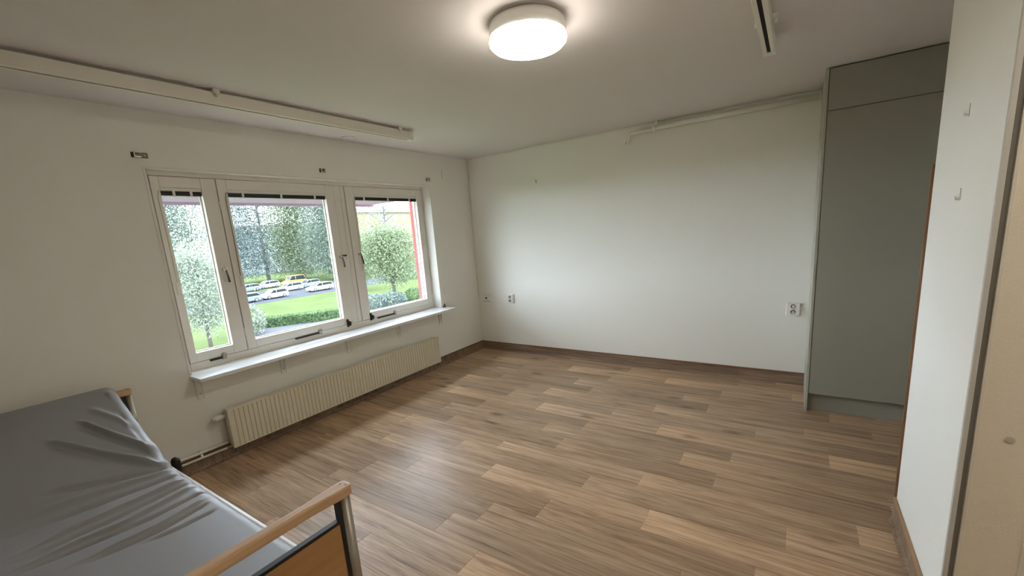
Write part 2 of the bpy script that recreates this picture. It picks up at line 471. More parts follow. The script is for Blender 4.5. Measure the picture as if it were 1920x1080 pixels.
# ------------------------------------------------------------------ window
wroot = bpy.data.objects.new('window_1', None); COL.objects.link(wroot)
wroot.location = (0, 0, 0); BASE['window_1'] = Vector((0, 0, 0)); wroot['kind'] = 'structure'
wroot['label'] = 'wide white three-part wooden window in the left wall'
YJ0, YJ1 = 1.165, 3.722
fx0, fx1 = -3.80, XF
link('frame_jamb', MB().box(fx0, fx1, WY0, YJ0 - 0.003, WZ0, WZ1), M['winwhite'], wroot, bevel=0.004)
link('frame_jamb', MB().box(fx0, fx1, YJ1 + 0.003, WY1 + 0.02, WZ0, WZ1), M['winwhite'], wroot, bevel=0.004)
link('frame_head', MB().box(fx0, fx1, YJ0 - 0.003, YJ1 + 0.003, 2.108, WZ1), M['winwhite'], wroot, bevel=0.004)
link('frame_base', MB().box(fx0, fx1, YJ0 - 0.003, YJ1 + 0.003, WZ0, 0.767), M['winwhite'], wroot, bevel=0.004)
link('mullion', MB().box(fx0, fx1 - 0.002, 2.569, 2.638, 0.767, 2.108), M['winwhite'], wroot, bevel=0.004)
link('mullion', MB().box(fx0, fx1 - 0.006, 2.642, 2.686, 0.767, 2.108), M['winwhite'], wroot, bevel=0.004)
link('mullion', MB().box(fx0, fx1 - 0.065, 1.53, 1.61, 0.767, 2.108), M['winwhite'], wroot, bevel=0.003)
# outer frame and metal flashing
ofr = MB().box(-3.862, -3.80, OY0 - 0.02, 1.19, OZ0, OZ1).box(-3.862, -3.80, 3.725, OY1 + 0.02, OZ0, OZ1).box(-3.862, -3.80, 1.19, 3.725, 2.07, OZ1 + .02)
ofr.box(-3.862, -3.80, 1.19, 3.725, OZ0, 0.74)
link('outer_frame', ofr, M['reveal'], wroot)
# splayed reveal on the right, thin bead on the left and top
tr = struct('trim_1', MB().prism([(XF, YJ1 + 0.004), (XL + 0.0005, WY1 - 0.002), (XL, WY1), (XF, WY1)], 'z', WZ0 + 0.027, WZ1), M['reveal'], 'bright white splayed reveal on the right side of the window')
tr2 = struct('trim_2', MB().box(XL - 0.06, XL + 0.005, WY0, WY0 + 0.014, WZ0 + 0.027, WZ1).box(XL - 0.06, XL + 0.005, WY0 + 0.014, WY1, WZ1 - 0.012, WZ1), M['winwhite'], 'narrow white bead around the window opening')

SX0, SX1 = -3.752, XF + 0.003      # sash depth
PX = -3.738
SASH = [  # y0, y1, glass y0, y1, handle side
    (1.166, 1.567, 1.215, 1.468), (1.573, 2.566, 1.640, 2.478), (2.690, 3.721, 2.795, 3.632)]
GZ0, GZ1 = 0.838, 2.030
sashes = []
for i, (a, b, ga, gb) in enumerate(SASH):
    z0, z1 = 0.770, 2.105
    m = MB()
    m.box(SX0, SX1, a, ga, z0, z1).box(SX0, SX1, gb, b, z0, z1).box(SX0, SX1, ga, gb, z0, GZ0).box(SX0, SX1, ga, gb, GZ1, z1)
    s = link('sash', m, M['winwhite'], wroot, bevel=0.003)
    link('pane', MB().box(PX - 0.002, PX + 0.002, ga - 0.008, gb + 0.008, GZ0 - 0.008, GZ1 + 0.008), M['glass'], s)
    be = MB()
    for (u0, u1, v0, v1) in ((ga, ga + 0.008, GZ0, GZ1), (gb - 0.008, gb, GZ0, GZ1), (ga + .008, gb - .008, GZ0, GZ0 + 0.008)):
        be.box(PX + 0.003, PX + 0.012, u0, u1, v0, v1)
    link('glazing_bead', be, M['reveal'], s)
    sashes.append(s)
def handle(s, y, z, swing):
    c = Vector((SX1, y, z))
    m = MB().box(SX1 - 0.002, SX1 + 0.004, y - 0.013, y + 0.013, z - 0.10, z + 0.025)
    h = link('handle_plate', m, M['winwhite'], s, bevel=0.002)
    m = MB().lathe([(0.012, 0), (0.012, 0.018), (0.009, 0.03), (0.014, 0.036), (0.014, 0.042), (0.006, 0.047)], c, 'x', 16)
    link('handle_knob', m, M['chrome'], s)
    m = MB().tube([c + Vector((0.036, 0, 0)), c + Vector((0.042, swing * 0.003, -0.025)), c + Vector((0.046, swing * 0.006, -0.06)), c + Vector((0.046, swing * 0.008, -0.10))], [0.008, 0.0075, 0.008, 0.009], 10)
    link('handle_lever', m, M['bronze'], s)
handle(sashes[0], 1.505, 1.43, 1)
handle(sashes[1], 2.530, 1.435, 1)
handle(sashes[2], 2.752, 1.445, 1)
link('lock_bar', MB().box(SX1 + 0.004, SX1 + 0.012, 2.545, 2.605, 1.437, 1.452), M['bronze'], sashes[1], bevel=0.002)
link('lock_plate', MB().box(fx1 - 0.002, fx1 + 0.006, 2.60, 2.622, 1.405, 1.465), M['winwhite'], wroot, bevel=0.002)
def star(s, y, z):
    m = MB().lathe([(0.006, 0), (0.006, 0.02)], (SX1, y, z), 'x', 10)
    for k in range(5):
        a = 2 * math.pi * k / 5 + 0.3
        m.ball((SX1 + 0.026, y + 0.017 * math.cos(a), z + 0.017 * math.sin(a)), 0.011, 8, 6)
    m.ball((SX1 + 0.026, y, z), 0.014, 10, 6)
    m.box(SX1 + 0.001, SX1 + 0.008, y - 0.011, y + 0.011, z - 0.035, z + 0.042)
    link('star_knob', m, M['darkmetal'], s)
star(sashes[1], 2.51, 0.780)
star(sashes[2], 2.79, 0.786)
def stay(s, y, l):
    m = MB().box(fx1 + 0.002, fx1 + 0.012, y - l, y, 0.752, 0.766)
    link('stay_arm', m, M['darkmetal'], s)
    m = MB().lathe([(0.018, 0), (0.018, 0.012), (0.012, 0.02)], (SX1, y, 0.778), 'x', 16).box(SX1, SX1 + 0.012, y - 0.014, y + 0.014, 0.745, 0.775)
    link('stay_clamp', m, M['alu'], s)
stay(sashes[0], 1.39, 0.10); stay(sashes[1], 2.206, 0.24); stay(sashes[2], 3.112, 0.24)
for y, s in ((1.57, 1), (1.57, 1)):
    pass
for k, z in enumerate((0.92, 1.91)):
    link('hinge', MB().tube([(XF + 0.006, 1.570, z - 0.03), (XF + 0.006, 1.570, z + 0.03)], 0.007, 10), M['winwhite'], sashes[1])
    link('hinge', MB().tube([(XF + 0.006, 3.721, z - 0.03), (XF + 0.006, 3.721, z + 0.03)], 0.007, 10), M['winwhite'], sashes[2])

# blinds pulled up at the head of each pane
BL = ['narrow left', 'wide middle', 'right']
for i, (a, b, ga, gb) in enumerate(SASH):
    t = thing('venetian_blind', (SX1 - 0.02, (ga + gb) / 2, 1.985), 'pulled-up dark venetian blind across the top of the %s window pane' % BL[i], 'blind', 'pulled-up blinds')
    xa, xb = SX1 - 0.034, SX1 - 0.006
    link('headrail', MB().box(xa, xb, ga + 0.002, gb - 0.002, 2.007, 2.029), M['reveal'], t, bevel=0.002)
    st = MB()
    for k in range(6):
        st.box(xa + 0.002, xb - 0.002, ga + 0.004, gb - 0.004, 1.976 + 0.0052 * k, 1.976 + 0.0052 * k + 0.0040)
    link('slat_stack', st, M['blindslat'], t)
    nb = 2 if i == 0 else 3
    for k in range(nb):
        y = ga + (gb - ga) * ((k + 0.36) / (nb - 0.28) if i else (0.30 + 0.42 * k))
        link('clip', MB().box(xb - 0.002, xb + 0.007, y - 0.008, y + 0.008, 1.968, 2.014), M['plastic'], t, bevel=0.002)
    link('cord', MB().tube([(SX1 + 0.002, ga + 0.004, 2.012), (SX1 + 0.006, ga - 0.014, 2.005), (SX1 + 0.005, ga - 0.024, 1.96), (SX1 + 0.004, ga - 0.020, 1.70), (SX1 + 0.004, ga - 0.022, 1.36)], 0.0022, 6), M['bronze'] if i == 1 else M['kick'], t)
    link('cord_cleat', MB().box(SX1 + 0.0005, SX1 + 0.012, ga - 0.034, ga - 0.012, 1.28, 1.37), M['winwhite'], t, bevel=0.004)

# window board and its brackets
o = link('window_board', MB().prism([(XF + 0.0005, 1.112), (XL + 0.0005, 1.112), (XL + 0.0005, 1.106), (-3.398, 1.106), (-3.398, 3.815), (XL + 0.0005, 3.815), (XL + 0.0005, 3.752), (XF + 0.0005, 3.752)], 'z', 0.684, 0.710), M['sill'], None, (XL, 2.43, 0.684), bevel=0.004)
tag(o, 'long white painted window board under the window', 'window sill')
BW = ['at the bed end of the window board', 'second from the bed', 'in the middle of the row', 'fourth from the bed', 'nearest the room corner']
for k, y in enumerate((1.150, 1.765, 2.41, 3.043, 3.70)):
    t = thing('sill_bracket', (XL, y, 0.52), 'white angled sill bracket %s' % (BW[k]), 'bracket', 'brackets under the window board')
    c = MB().box(XL + 0.0003, XL + 0.005, y - 0.019, y + 0.019, 0.515, 0.6835)
    link('wall_leg', c, M['plastic'], t)
    c = MB()
    for sgn in (-1, 1):
        c.prism([(XL + 0.005, 0.518), (XL + 0.012, 0.518), (XL + 0.02, 0.64), (XL + 0.05, 0.6788), (XL + 0.005, 0.6788)], 'y', y + sgn * 0.019 - 0.0015, y + sgn * 0.019 + 0.0015)
    link('web', c, M['plastic'], t)
    link('shelf_leg', MB().box(XL + 0.005, XL + 0.15, y - 0.0175, y + 0.0175, 0.679, 0.6838), M['plastic'], t)
    link('screw', MB().lathe([(0.005, 0), (0.004, 0.003)], (XL + 0.005, y, 0.56), 'x', 10), M['alu'], t)

# ------------------------------------------------------------------ radiator
RY0, RY1, RZ0, RZ1, RX = 1.25, 3.53, 0.103, 0.405, -3.465
t = thing('radiator', (XL, 2.4, RZ0), 'long low white ribbed panel radiator under the window', 'radiator')
prof = [(RX - 0.02, RY0)]
pitch = 0.0335
nrib = int((RY1 - RY0 - 0.03) / pitch)
y = RY0 + 0.014
prof = [(RX - 0.018, RY0), (RX - 0.004, RY0), (RX, RY0 + 0.005)]
for k in range(nrib):
    prof += [(RX, y + 0.004), (RX, y + pitch - 0.012), (RX - 0.009, y + pitch - 0.008), (RX - 0.009, y + pitch - 0.0045), (RX, y + pitch)]
    y += pitch
prof += [(RX, RY1 - 0.005), (RX - 0.004, RY1), (RX - 0.018, RY1)]
link('front_panel', MB().prism(prof, 'z', RZ0 + 0.008, RZ1 - 0.008), M['radiator'], t)
link('edge_lip', MB().box(RX - 0.018, RX + 0.0005, RY0, RY1, RZ0, RZ0 + 0.008).box(RX - 0.018, RX + 0.0005, RY0, RY1, RZ1 - 0.008, RZ1), M['radiator'], t, bevel=0.002)
link('rear_panel', MB().box(XL + 0.035, RX - 0.019, RY0 + 0.01, RY1 - 0.01, RZ0 + 0.005, RZ1 - 0.005), M['radiator'], t)
for yy in (1.6, 3.2):
    link('wall_hanger', MB().box(XL + 0.0004, XL + 0.036, yy, yy + 0.03, RZ0 + 0.05, RZ1 - 0.03), M['plastic'], t)
vc = (XL + 0.075, RY0 + 0.012, 0.357)
v = MB().lathe([(0.011, 0.0), (0.011, -0.022), (0.015, -0.024), (0.015, -0.036), (0.022, -0.038), (0.023, -0.075), (0.0225, -0.086), (0.017, -0.090)], vc, 'y', 20)
vo = link('thermostat_valve', v, M['plastic'], t)
link('valve_cap', MB().lathe([(0.0165, -0.0895), (0.0165, -0.096), (0.012, -0.099)], vc, 'y', 20), M['pipewhite'], vo)
for k, (z, ye) in enumerate(((0.138, 1.275), (0.098, 1.262))):
    xx = XL + 0.04
    p = MB().tube([(xx, YR + 0.01, z + 0.012), (xx, 0.9, z + 0.004), (xx, ye - 0.03, z)], 0.0085, 10)
    t2 = thing('heating_pipe', (xx, 1.0, z), ('upper' if k == 0 else 'lower') + ' white heating pipe running along the skirting to the radiator', 'pipe', 'heating pipes')
    link('pipe', p, M['plastic'], t2)
    link('coupling', MB().tube([(xx, ye - 0.034, z), (xx, ye + 0.006, z), (xx + 0.01, ye + 0.03, z + 0.025)], 0.0105, 10), M['chrome'], t2)
    if k == 0: link('pipe_clip', MB().box(XL + 0.0005, xx, 1.06, 1.076, 0.098, 0.15), M['plastic'], t2, bevel=0.002)

# ------------------------------------------------------------------ ceiling lamp
def ceiling_lamp(LC, label, opal):
    t = thing('ceiling_lamp', LC, label, 'lamp')
    link('base_ring', MB().lathe([(0.150, 0.0), (0.150, -0.012), (0.171, -0.014), (0.178, -0.045), (0.178, -0.0715), (0.165, -0.072)], LC, 'z', 64), M['plastic'], t)
    link('diffuser', MB().lathe([(0.172, -0.0722), (0.1775, -0.076), (0.179, -0.084), (0.177, -0.094), (0.165, -0.106), (0.14, -0.115), (0.09, -0.121), (0.03, -0.123)], LC, 'z', 64), opal, t)
ceiling_lamp(Vector((-1.085, 1.885, H)), 'round glowing white ceiling lamp with opal dome in the middle of the room', M['opal'])
# the warm light on the beige door comes from the passage lamp behind the camera
ceiling_lamp(Vector((1.05, 0.90, H)), 'round warm ceiling lamp in the passage in front of the beige door', M['opal_hall'])

# ------------------------------------------------------------------ hoist rails on the ceiling
def hoist(xc, ya, yb, ztop, hh, label, clips):
    t = thing('ceiling_hoist_rail', (xc, yb, ztop - hh), label, 'rail', 'hoist rails on the ceiling')
    hw, sl = 0.029, 0.009
    z0, z1 = ztop - hh, ztop
    pr = [(xc - hw, z1), (xc - hw, z0 + 0.003), (xc - hw + 0.003, z0), (xc - sl, z0), (xc - sl, z0 + 0.03), (xc + sl, z0 + 0.03), (xc + sl, z0), (xc + hw - 0.003, z0), (xc + hw, z0 + 0.003), (xc + hw, z1)]
    link('rail_profile', MB().prism(pr, 'y', ya, yb - 0.05), M['railwhite'], t)
    link('slot', MB().box(xc - sl - 0.0005, xc + sl + 0.0005, ya + 0.01, yb - 0.055, z0 + 0.004, z0 + 0.0295), M['blackgap'], t)
    link('end_cap', MB().box(xc - hw - 0.002, xc + hw + 0.002, yb - 0.0505, yb, z0 - 0.002, z1 + 0.001), M['plastic'], t, bevel=0.004)
    for y in clips:
        c = link('ceiling_clamp', MB().box(xc - hw - 0.02, xc + hw + 0.02, y - 0.018, y + 0.018, z1 - 0.008, H - 0.0005), M['railwhite'], t, bevel=0.004)
        for s in (-1, 1):
            link('bolt', MB().lathe([(0.009, 0), (0.009, -0.01), (0.005, -0.016)], (xc + s * (hw + 0.011), y, z1 - 0.008), 'z', 10), M['plastic'], c)
    return t
hoist(-2.925, YR + 0.05, 2.90, 2.482, 0.064, 'long white hoist rail on the ceiling near the window', (0.2, 1.325, 2.74))
hoist(-0.183, 0.3, 3.0, 2.482, 0.064, 'short white hoist rail with black slot on the ceiling right of the lamp', (1.2, 2.65))

o = link('ceiling_cover', MB().lathe([(0.062, 0), (0.062, -0.004), (0.052, -0.009)], (-3.45, 2.63, H), 'z', 32), M['ceiling'], None, (-3.45, 2.63, H))
tag(o, 'flat round white cover plate on the ceiling between hoist rail and window', 'cover plate')

# ------------------------------------------------------------------ drain pipe and cable on the far wall
t = thing('wall_pipe', (-1.46, D, 2.34), 'white painted pipe high on the far wall ending in a bend', 'pipe')
yy = D - 0.055
pA = onY(1541, 178, yy); pB = onY(1226, 241, yy)
pB.z = 2.437; pA.z = 2.444
link('pipe', MB().tube([(0.100, yy, 2.444), (pB.x, yy, 2.438)], 0.023, 16), M['pipewhite'], t)
cx = -1.462
arc = [(pB.x, yy, 2.434)] + [(cx + 0.05 - 0.05 * math.sin(a), yy, 2.434 - 0.05 + 0.05 * math.cos(a)) for a in [math.pi / 2 * q / 6 for q in range(0, 7)]] + [(cx, yy, 2.375), (cx - 0.002, yy - 0.006, 2.352), (cx - 0.02, yy - 0.016, 2.342)]
link('pipe_bend', MB().tube(arc, 0.0175, 14), M['pipewhite'], t)
link('collar', MB().tube([(pB.x - 0.012, yy, 2.437), (pB.x + 0.02, yy, 2.438)], 0.0265, 16), M['pipewhite'], t)
link('hanger', MB().box(pB.x + 0.015, pB.x + 0.033, yy - 0.008, yy + 0.008, 2.44, H - 0.0005), M['pipewhite'], t)
link('wall_flange', MB().tube([(0.085, yy, 2.444), (0.1045, yy, 2.444)], 0.034, 18), M['pipewhite'], t)
link('open_end', MB().tube([(cx - 0.019, yy - 0.0155, 2.342), (cx - 0.0215, yy - 0.0168, 2.3415)], 0.010, 12), M['socketdark'], t)

t = thing('cable_duct', (XL + 0.01, D, 0.747), 'thin white cable duct following the ceiling edge and the room corner', 'cable')
link('ceiling_run', MB().box(XL + 0.001, 0.1045, D - 0.011, D - 0.0005, 2.487, 2.4995), M['pipewhite'], t)
link('corner_run', MB().box(XL + 0.004, XL + 0.015, D - 0.011, D - 0.0005, 0.741, 2.487), M['plastic'], t)
link('socket_run', MB().box(XL + 0.015, -3.4855, D - 0.009, D - 0.0005, 0.741, 0.751), M['plastic'], t)

# ------------------------------------------------------------------ sockets
def socket(xc, zc, wd, hh, label, kind):
    y = D
    t = thing('wall_socket', (xc, y, zc), label, 'socket', 'sockets on the far wall')
    link('cover', MB().box(xc - wd / 2, xc + wd / 2, y - 0.024 if kind != 'tele' else y - 0.03, y - 0.0004, zc - hh / 2, zc + hh / 2), M['plastic'], t, bevel=0.006)
    f = y - (0.0242 if kind != 'tele' else 0.0302)
    if kind == 'tele':
        link('jack', MB().box(xc - 0.028, xc + 0.002, f, f + 0.003, zc - 0.014, zc + 0.006), M['socketdark'], t)
        link('lid_seam', MB().box(xc - wd / 2 + 0.004, xc + wd / 2 - 0.004, f, f + 0.002, zc - 0.047, zc - 0.044), M['socketdark'], t)
    else:
        for s in (-1, 1):
            zz = zc + s * hh * 0.22
            link('socket_well', MB().lathe([(0.0235, -0.0), (0.0235, -0.0012), (0.020, -0.0014)], (xc, f + 0.0005, zz), 'y', 24), M['pipewhite'], t)
            link('socket_recess', MB().lathe([(0.0195, -0.0), (0.0195, -0.0006)], (xc, f - 0.0009, zz), 'y', 24), M['socketdark'] if kind == 'big' else M['kick'], t)
            link('pin_holes', MB().lathe([(0.0035, 0), (0.0035, -0.0006)], (xc - 0.009, f - 0.0016, zz), 'y', 10).lathe([(0.0035, 0), (0.0035, -0.0006)], (xc + 0.009, f - 0.0016, zz), 'y', 10), M['black'], t)
            if kind == 'big':
                link('socket_core', MB().lathe([(0.015, 0), (0.015, -0.0005)], (xc + 0.002, f - 0.0013, zz - 0.003), 'y', 20), M['plastic'], t)
socket(-3.42, 0.717, 0.124, 0.115, 'white surface-mounted telephone socket at the end of the corner cable', 'tele')
socket(-3.06, 0.713, 0.102, 0.118, 'small white double socket right of the telephone socket', 'small')
socket(-0.009, 0.702, 0.104, 0.116, 'white double wall socket beside the grey cabinet', 'big')

# ------------------------------------------------------------------ small fittings
def wallhook(p, nrm, label, sc=1.0, m='plastic'):
    p = Vector(p)
    t = thing('wall_hook', p, label, 'hook')
    if nrm == 'x-':
        link('plate', MB().box(p.x - 0.004, p.x - 0.0003, p.y - 0.007, p.y + 0.007, p.z - 0.022, p.z + 0.022), M[m], t, bevel=0.002)
        link('prong', MB().tube([p + Vector((-0.004, 0, -0.012)), p + Vector((-0.011, 0.001, -0.018)), p + Vector((-0.013, 0.002, -0.006))], 0.0035, 8), M[m], t)
    return t
wallhook(onX(1818, 206, XR), 'x-', 'upper small white hook on the short right wall')
wallhook(onX(1801, 364, XR), 'x-', 'lower small white hook on the short right wall')
q = onY(1005, 340, D)
o = link('wall_nail', MB().box(q.x - 0.005, q.x + 0.005, D - 0.012, D - 0.0003, q.z - 0.02, q.z + 0.02), M['frame'], None, q, bevel=0.002)
tag(o, 'tiny grey picture hook left on the far wall', 'hook')

def curtain_bracket(px, py, label, wide):
    q = onX(px, py, XL)
    t = thing('curtain_bracket', q, label, 'bracket', 'curtain rod brackets above the window')
    l = 0.044 if wide else 0.030
    link('plate', MB().box(XL + 0.0003, XL + 0.006, q.y - l, q.y + l, q.z - 0.017, q.z + 0.017), M['bronze'], t, bevel=0.003)
    link('holder', MB().box(XL + 0.006, XL + 0.03, q.y - l + 0.012, q.y - l + 0.046, q.z - 0.017, q.z - 0.010).box(XL + 0.006, XL + 0.03, q.y - l + 0.012, q.y - l + 0.046, q.z + 0.010, q.z + 0.017).box(XL + 0.006, XL + 0.03, q.y - l + 0.008, q.y - l + 0.014, q.z - 0.017, q.z + 0.017), M['chrome'], t, bevel=0.002)
    link('screw', MB().lathe([(0.009, 0), (0.008, 0.003), (0.003, 0.005)], (XL + 0.006, q.y + l * 0.55, q.z), 'x', 12), M['chrome'], t)
curtain_bracket(261, 291, 'shiny metal curtain bracket above the left window corner', True)
curtain_bracket(604, 320, 'small metal curtain bracket above the middle of the window', False)
curtain_bracket(802, 337, 'small metal curtain bracket above the right window corner', False)
q = onX(831, 327, XL)
o = link('wall_plate', MB().box(XL + 0.0003, XL + 0.008, q.y - 0.03, q.y + 0.03, q.z - 0.05, q.z + 0.05), M['wall'], None, q, bevel=0.003)
tag(o, 'faint upright cover plate painted like the wall near the room corner', 'cover plate')
q = onX(836, 544, XL)
o = link('wall_plate', MB().box(XL + 0.0003, XL + 0.006, q.y - 0.045, q.y + 0.045, q.z - 0.045, q.z + 0.045), M['wall'], None, q, bevel=0.003)
tag(o, 'square blank cover plate on the wall just above the window board end', 'cover plate')
q = onX(839, 573, XL)
t = thing('cord_cleat', (XL, 3.785, 0.7105), 'tiny dark metal cleat on the window board by the corner', 'cleat')
link('foot', MB().box(XL + 0.001, XL + 0.03, 3.775, 3.805, 0.7102, 0.716), M['darkmetal'], t)
link('horn', MB().tube([(XL + 0.015, 3.775, 0.716), (XL + 0.018, 3.79, 0.752), (XL + 0.015, 3.805, 0.716)], 0.005, 8), M['darkmetal'], t)

# ------------------------------------------------------------------ tall cabinet
CX0, CX1, CYF = 0.105, XA - 0.001, 3.867
t = thing('tall_cabinet', (CX0, CYF, 0), 'tall grey-green built-in cabinet with recessed plinth', 'cabinet')
link('side_panel', MB().box(CX0, CX0 + 0.017, CYF, D - 0.001, 0, H - 0.004), M['cabinet_side'], t, bevel=0.001)
link('carcass', MB().box(CX0 + 0.018, CX1, CYF + 0.024, D - 0.001, 0.148, H - 0.004), M['cabinet'], t)
link('plinth', MB().box(CX0 + 0.018, CX1, CYF + 0.05, CYF + 0.066, 0, 0.147), M['cabinet'], t)
for k in range(2):
    a = CX0 + 0.0205 + 0.613 * k; b = a + 0.610
    b = min(b, CX1)
    link('door', MB().box(a, b, CYF + 0.002, CYF + 0.0225, 0.149, 2.219), M['cabinet'], t, bevel=0.0015)
    link('upper_door', MB().box(a, b, CYF + 0.004, CYF + 0.0225, 2.223, H - 0.008), M['cabinet'], t, bevel=0.0015)

# ------------------------------------------------------------------ door in the right wall
t = bpy.data.objects.new('door_1', None); COL.objects.link(t); BASE['door_1'] = Vector((0, 0, 0)); t['kind'] = 'structure'
t['label'] = 'beige door in a grey frame at the right edge of the view'
FX1, FX2 = XFA, XFB
link('architrave', MB().box(XR, FX1, DYF - 0.010, DYF - 0.0002, 0, DZ + 0.07).box(DX1 + 0.03, DX1 + 0.08, DYF - 0.010, DYF - 0.0002, 0, DZ + 0.07).box(FX1, DX1 + 0.03, DYF - 0.010, DYF - 0.0002, DZ + 0.03, DZ + 0.07), M['frame'], t, bevel=0.002)
link('rebate', MB().box(FX1, FX2 + 0.004, DYF - 0.003, DYF + 0.03, 0, DZ + 0.03).box(DX1 - 0.004, DX1 + 0.03, DYF - 0.003, DYF + 0.03, 0, DZ + 0.03).box(FX2 + 0.004, DX1 - 0.004, DYF - 0.003, DYF + 0.03, DZ - 0.004, DZ + 0.03), M['frame_shade'], t)
lf = link('door_leaf', MB().box(FX2 + 0.0065, DX1 - 0.0065, DYF - 0.0055, DYF + 0.034, 0.008, DZ - 0.0065), M['door'], t, bevel=0.002)
q = onY(1893, 825, DYF - 0.0055)
link('cover_cap', MB().lathe([(0.0125, 0), (0.0125, -0.003), (0.009, -0.004)], (q.x, DYF - 0.0055, q.z), 'y', 24), M['kick'], lf)
link('edge_strip', MB().box(FX2 + 0.0065, FX2 + 0.016, DYF - 0.0085, DYF - 0.005, 0.01, DZ - 0.008), M['door_edge'], lf, bevel=0.001)
q = onY(1917.5, 1019, DYF - 0.0055)
link('kick_plate', MB().box(q.x, DX1 - 0.05, DYF - 0.009, DYF - 0.005, 0.06, q.z), M['door_edge'], lf, bevel=0.0015)
link('handle', MB().tube([(1.33, DYF - 0.0055, 1.02), (1.33, DYF - 0.05, 1.02), (1.32, DYF - 0.056, 1.02), (1.22, DYF - 0.056, 1.02)], 0.009, 12), M['alu'], lf)

# ------------------------------------------------------------------ bed
BX0, BX1 = -3.475, -1.24
BYN, BYF = -0.25, 0.755
bed = thing('care_bed', (-2.35, 0.25, 0), 'adjustable care bed with beech end boards and raised backrest', 'bed')
def end_board(x, sgn):
    # wooden grip with thickened ends
    prof = []
    ys = [BYN, BYN + 0.008, BYN + 0.05, BYN + 0.11, BYN + 0.16, BYF - 0.16, BYF - 0.11, BYF - 0.05, BYF - 0.008, BYF]
    hwid = [0.016, 0.027, 0.029, 0.022, 0.0185, 0.0185, 0.022, 0.029, 0.027, 0.016]
    left = [(x - w_, y_) for y_, w_ in zip(ys, hwid)]
    right = [(x + w_, y_) for y_, w_ in zip(ys, hwid)][::-1]
    link('grip_rail', MB().prism(left + right, 'z', 0.729, 0.764), M['beech'], bed, bevel=0.007, seg=3)
    for y in (BYN + 0.024, BYF - 0.024):
        link('post', MB().lathe([(0.0195, 0.05), (0.0195, 0.7285)], (x, y, 0), 'z', 20), M['alu'], bed)
        s = 1 if y < 0 else -1
        link('inner_bar', MB().box(x - 0.009, x + 0.009, y + s * 0.0195 if s > 0 else y - 0.034, y + 0.034 if s > 0 else y - 0.0195, 0.30, 0.7285), M['black'], bed)
        for dx in (-0.014, 0.014):
            link('screw', MB().lathe([(0.0028, 0), (0.0028, 0.0009)], (x + dx * 0.8, y + s * -0.004 + dx * 0.2, 0.7638), 'z', 8), M['darkmetal'], bed)
        # castor
        link('castor', MB().lathe([(0.04, -0.013), (0.045, -0.008), (0.045, 0.008), (0.04, 0.013)], (x, y, 0.045), 'y', 20), M['black'], bed)
    link('panel_trim', MB().box(x - 0.010, x + 0.010, BYN + 0.06, BYF - 0.06, 0.640, 0.652), M['black'], bed)
    link('end_panel', MB().box(x - 0.008, x + 0.008, BYN + 0.045, BYF - 0.045, 0.26, 0.6395), M['beechpanel'], bed, bevel=0.002)
end_board(BX0 + 0.03, -1)
end_board(BX1, 1)
for y, nm in ((0.703, 'far'), (-0.198, 'near')):
    link('side_rail', MB().box(BX0 + 0.042, BX1 - 0.01, y - 0.008, y + 0.008, 0.345, 0.412), M['bedwhite'], bed, bevel=0.004)
link('base_frame', MB().box(BX0 + 0.3, BX1 - 0.3, 0.0, 0.04, 0.22, 0.28).box(BX0 + 0.3, BX1 - 0.3, 0.46, 0.50, 0.22, 0.28).box(BX0 + 0.055, BX0 + 0.3, -0.12, 0.62, 0.24, 0.28).box(BX1 - 0.3, BX1 - 0.011, -0.12, 0.62, 0.24, 0.28), M['bedwhite'], bed)
link('mattress_platform', MB().box(-2.6, BX1 - 0.02, -0.189, 0.694, 0.345, 0.375), M['darkmetal'], bed)
# black bumper knob standing at the side rail
kx = -2.875
link('side_bumper', MB().tube([(kx, 0.738, 0.30), (kx, 0.738, 0.40), (kx, 0.738, 0.425), (kx, 0.738, 0.438), (kx, 0.738, 0.443)], [0.023, 0.023, 0.022, 0.016, 0.006], 16).box(kx - 0.012, kx + 0.012, 0.7112, 0.738, 0.31, 0.35), M['black'], bed)

# mattress with folds: a rounded section swept along the bent lying surface
MY0, MY1 = -0.155, 0.662
HINGE = Vector((-2.60, 0.50)); HEADP = Vector((-3.375, 0.838)); FOOT = Vector((-1.305, 0.50))
TH = 0.115
slope = (HEADP.y - HINGE.y) / (HINGE.x - HEADP.x)
path = []
NB = 130
L1 = (HINGE - FOOT).length; L2 = (HEADP - HINGE).length
S = np.linspace(0, L1 + L2, 400)
ang = math.atan(slope); RB = 0.10
for s in S:
    k = 1 / (1 + math.exp(-(s - L1) / 0.022))
    path.append(k)
x, z = FOOT.x, FOOT.y
pts2 = [(x, z, 0.0)]
for i in range(1, len(S)):
    ds = S[i] - S[i - 1]; a = ang * path[i]
    x -= math.cos(a) * ds; z += math.sin(a) * ds
    pts2.append((x, z, a))
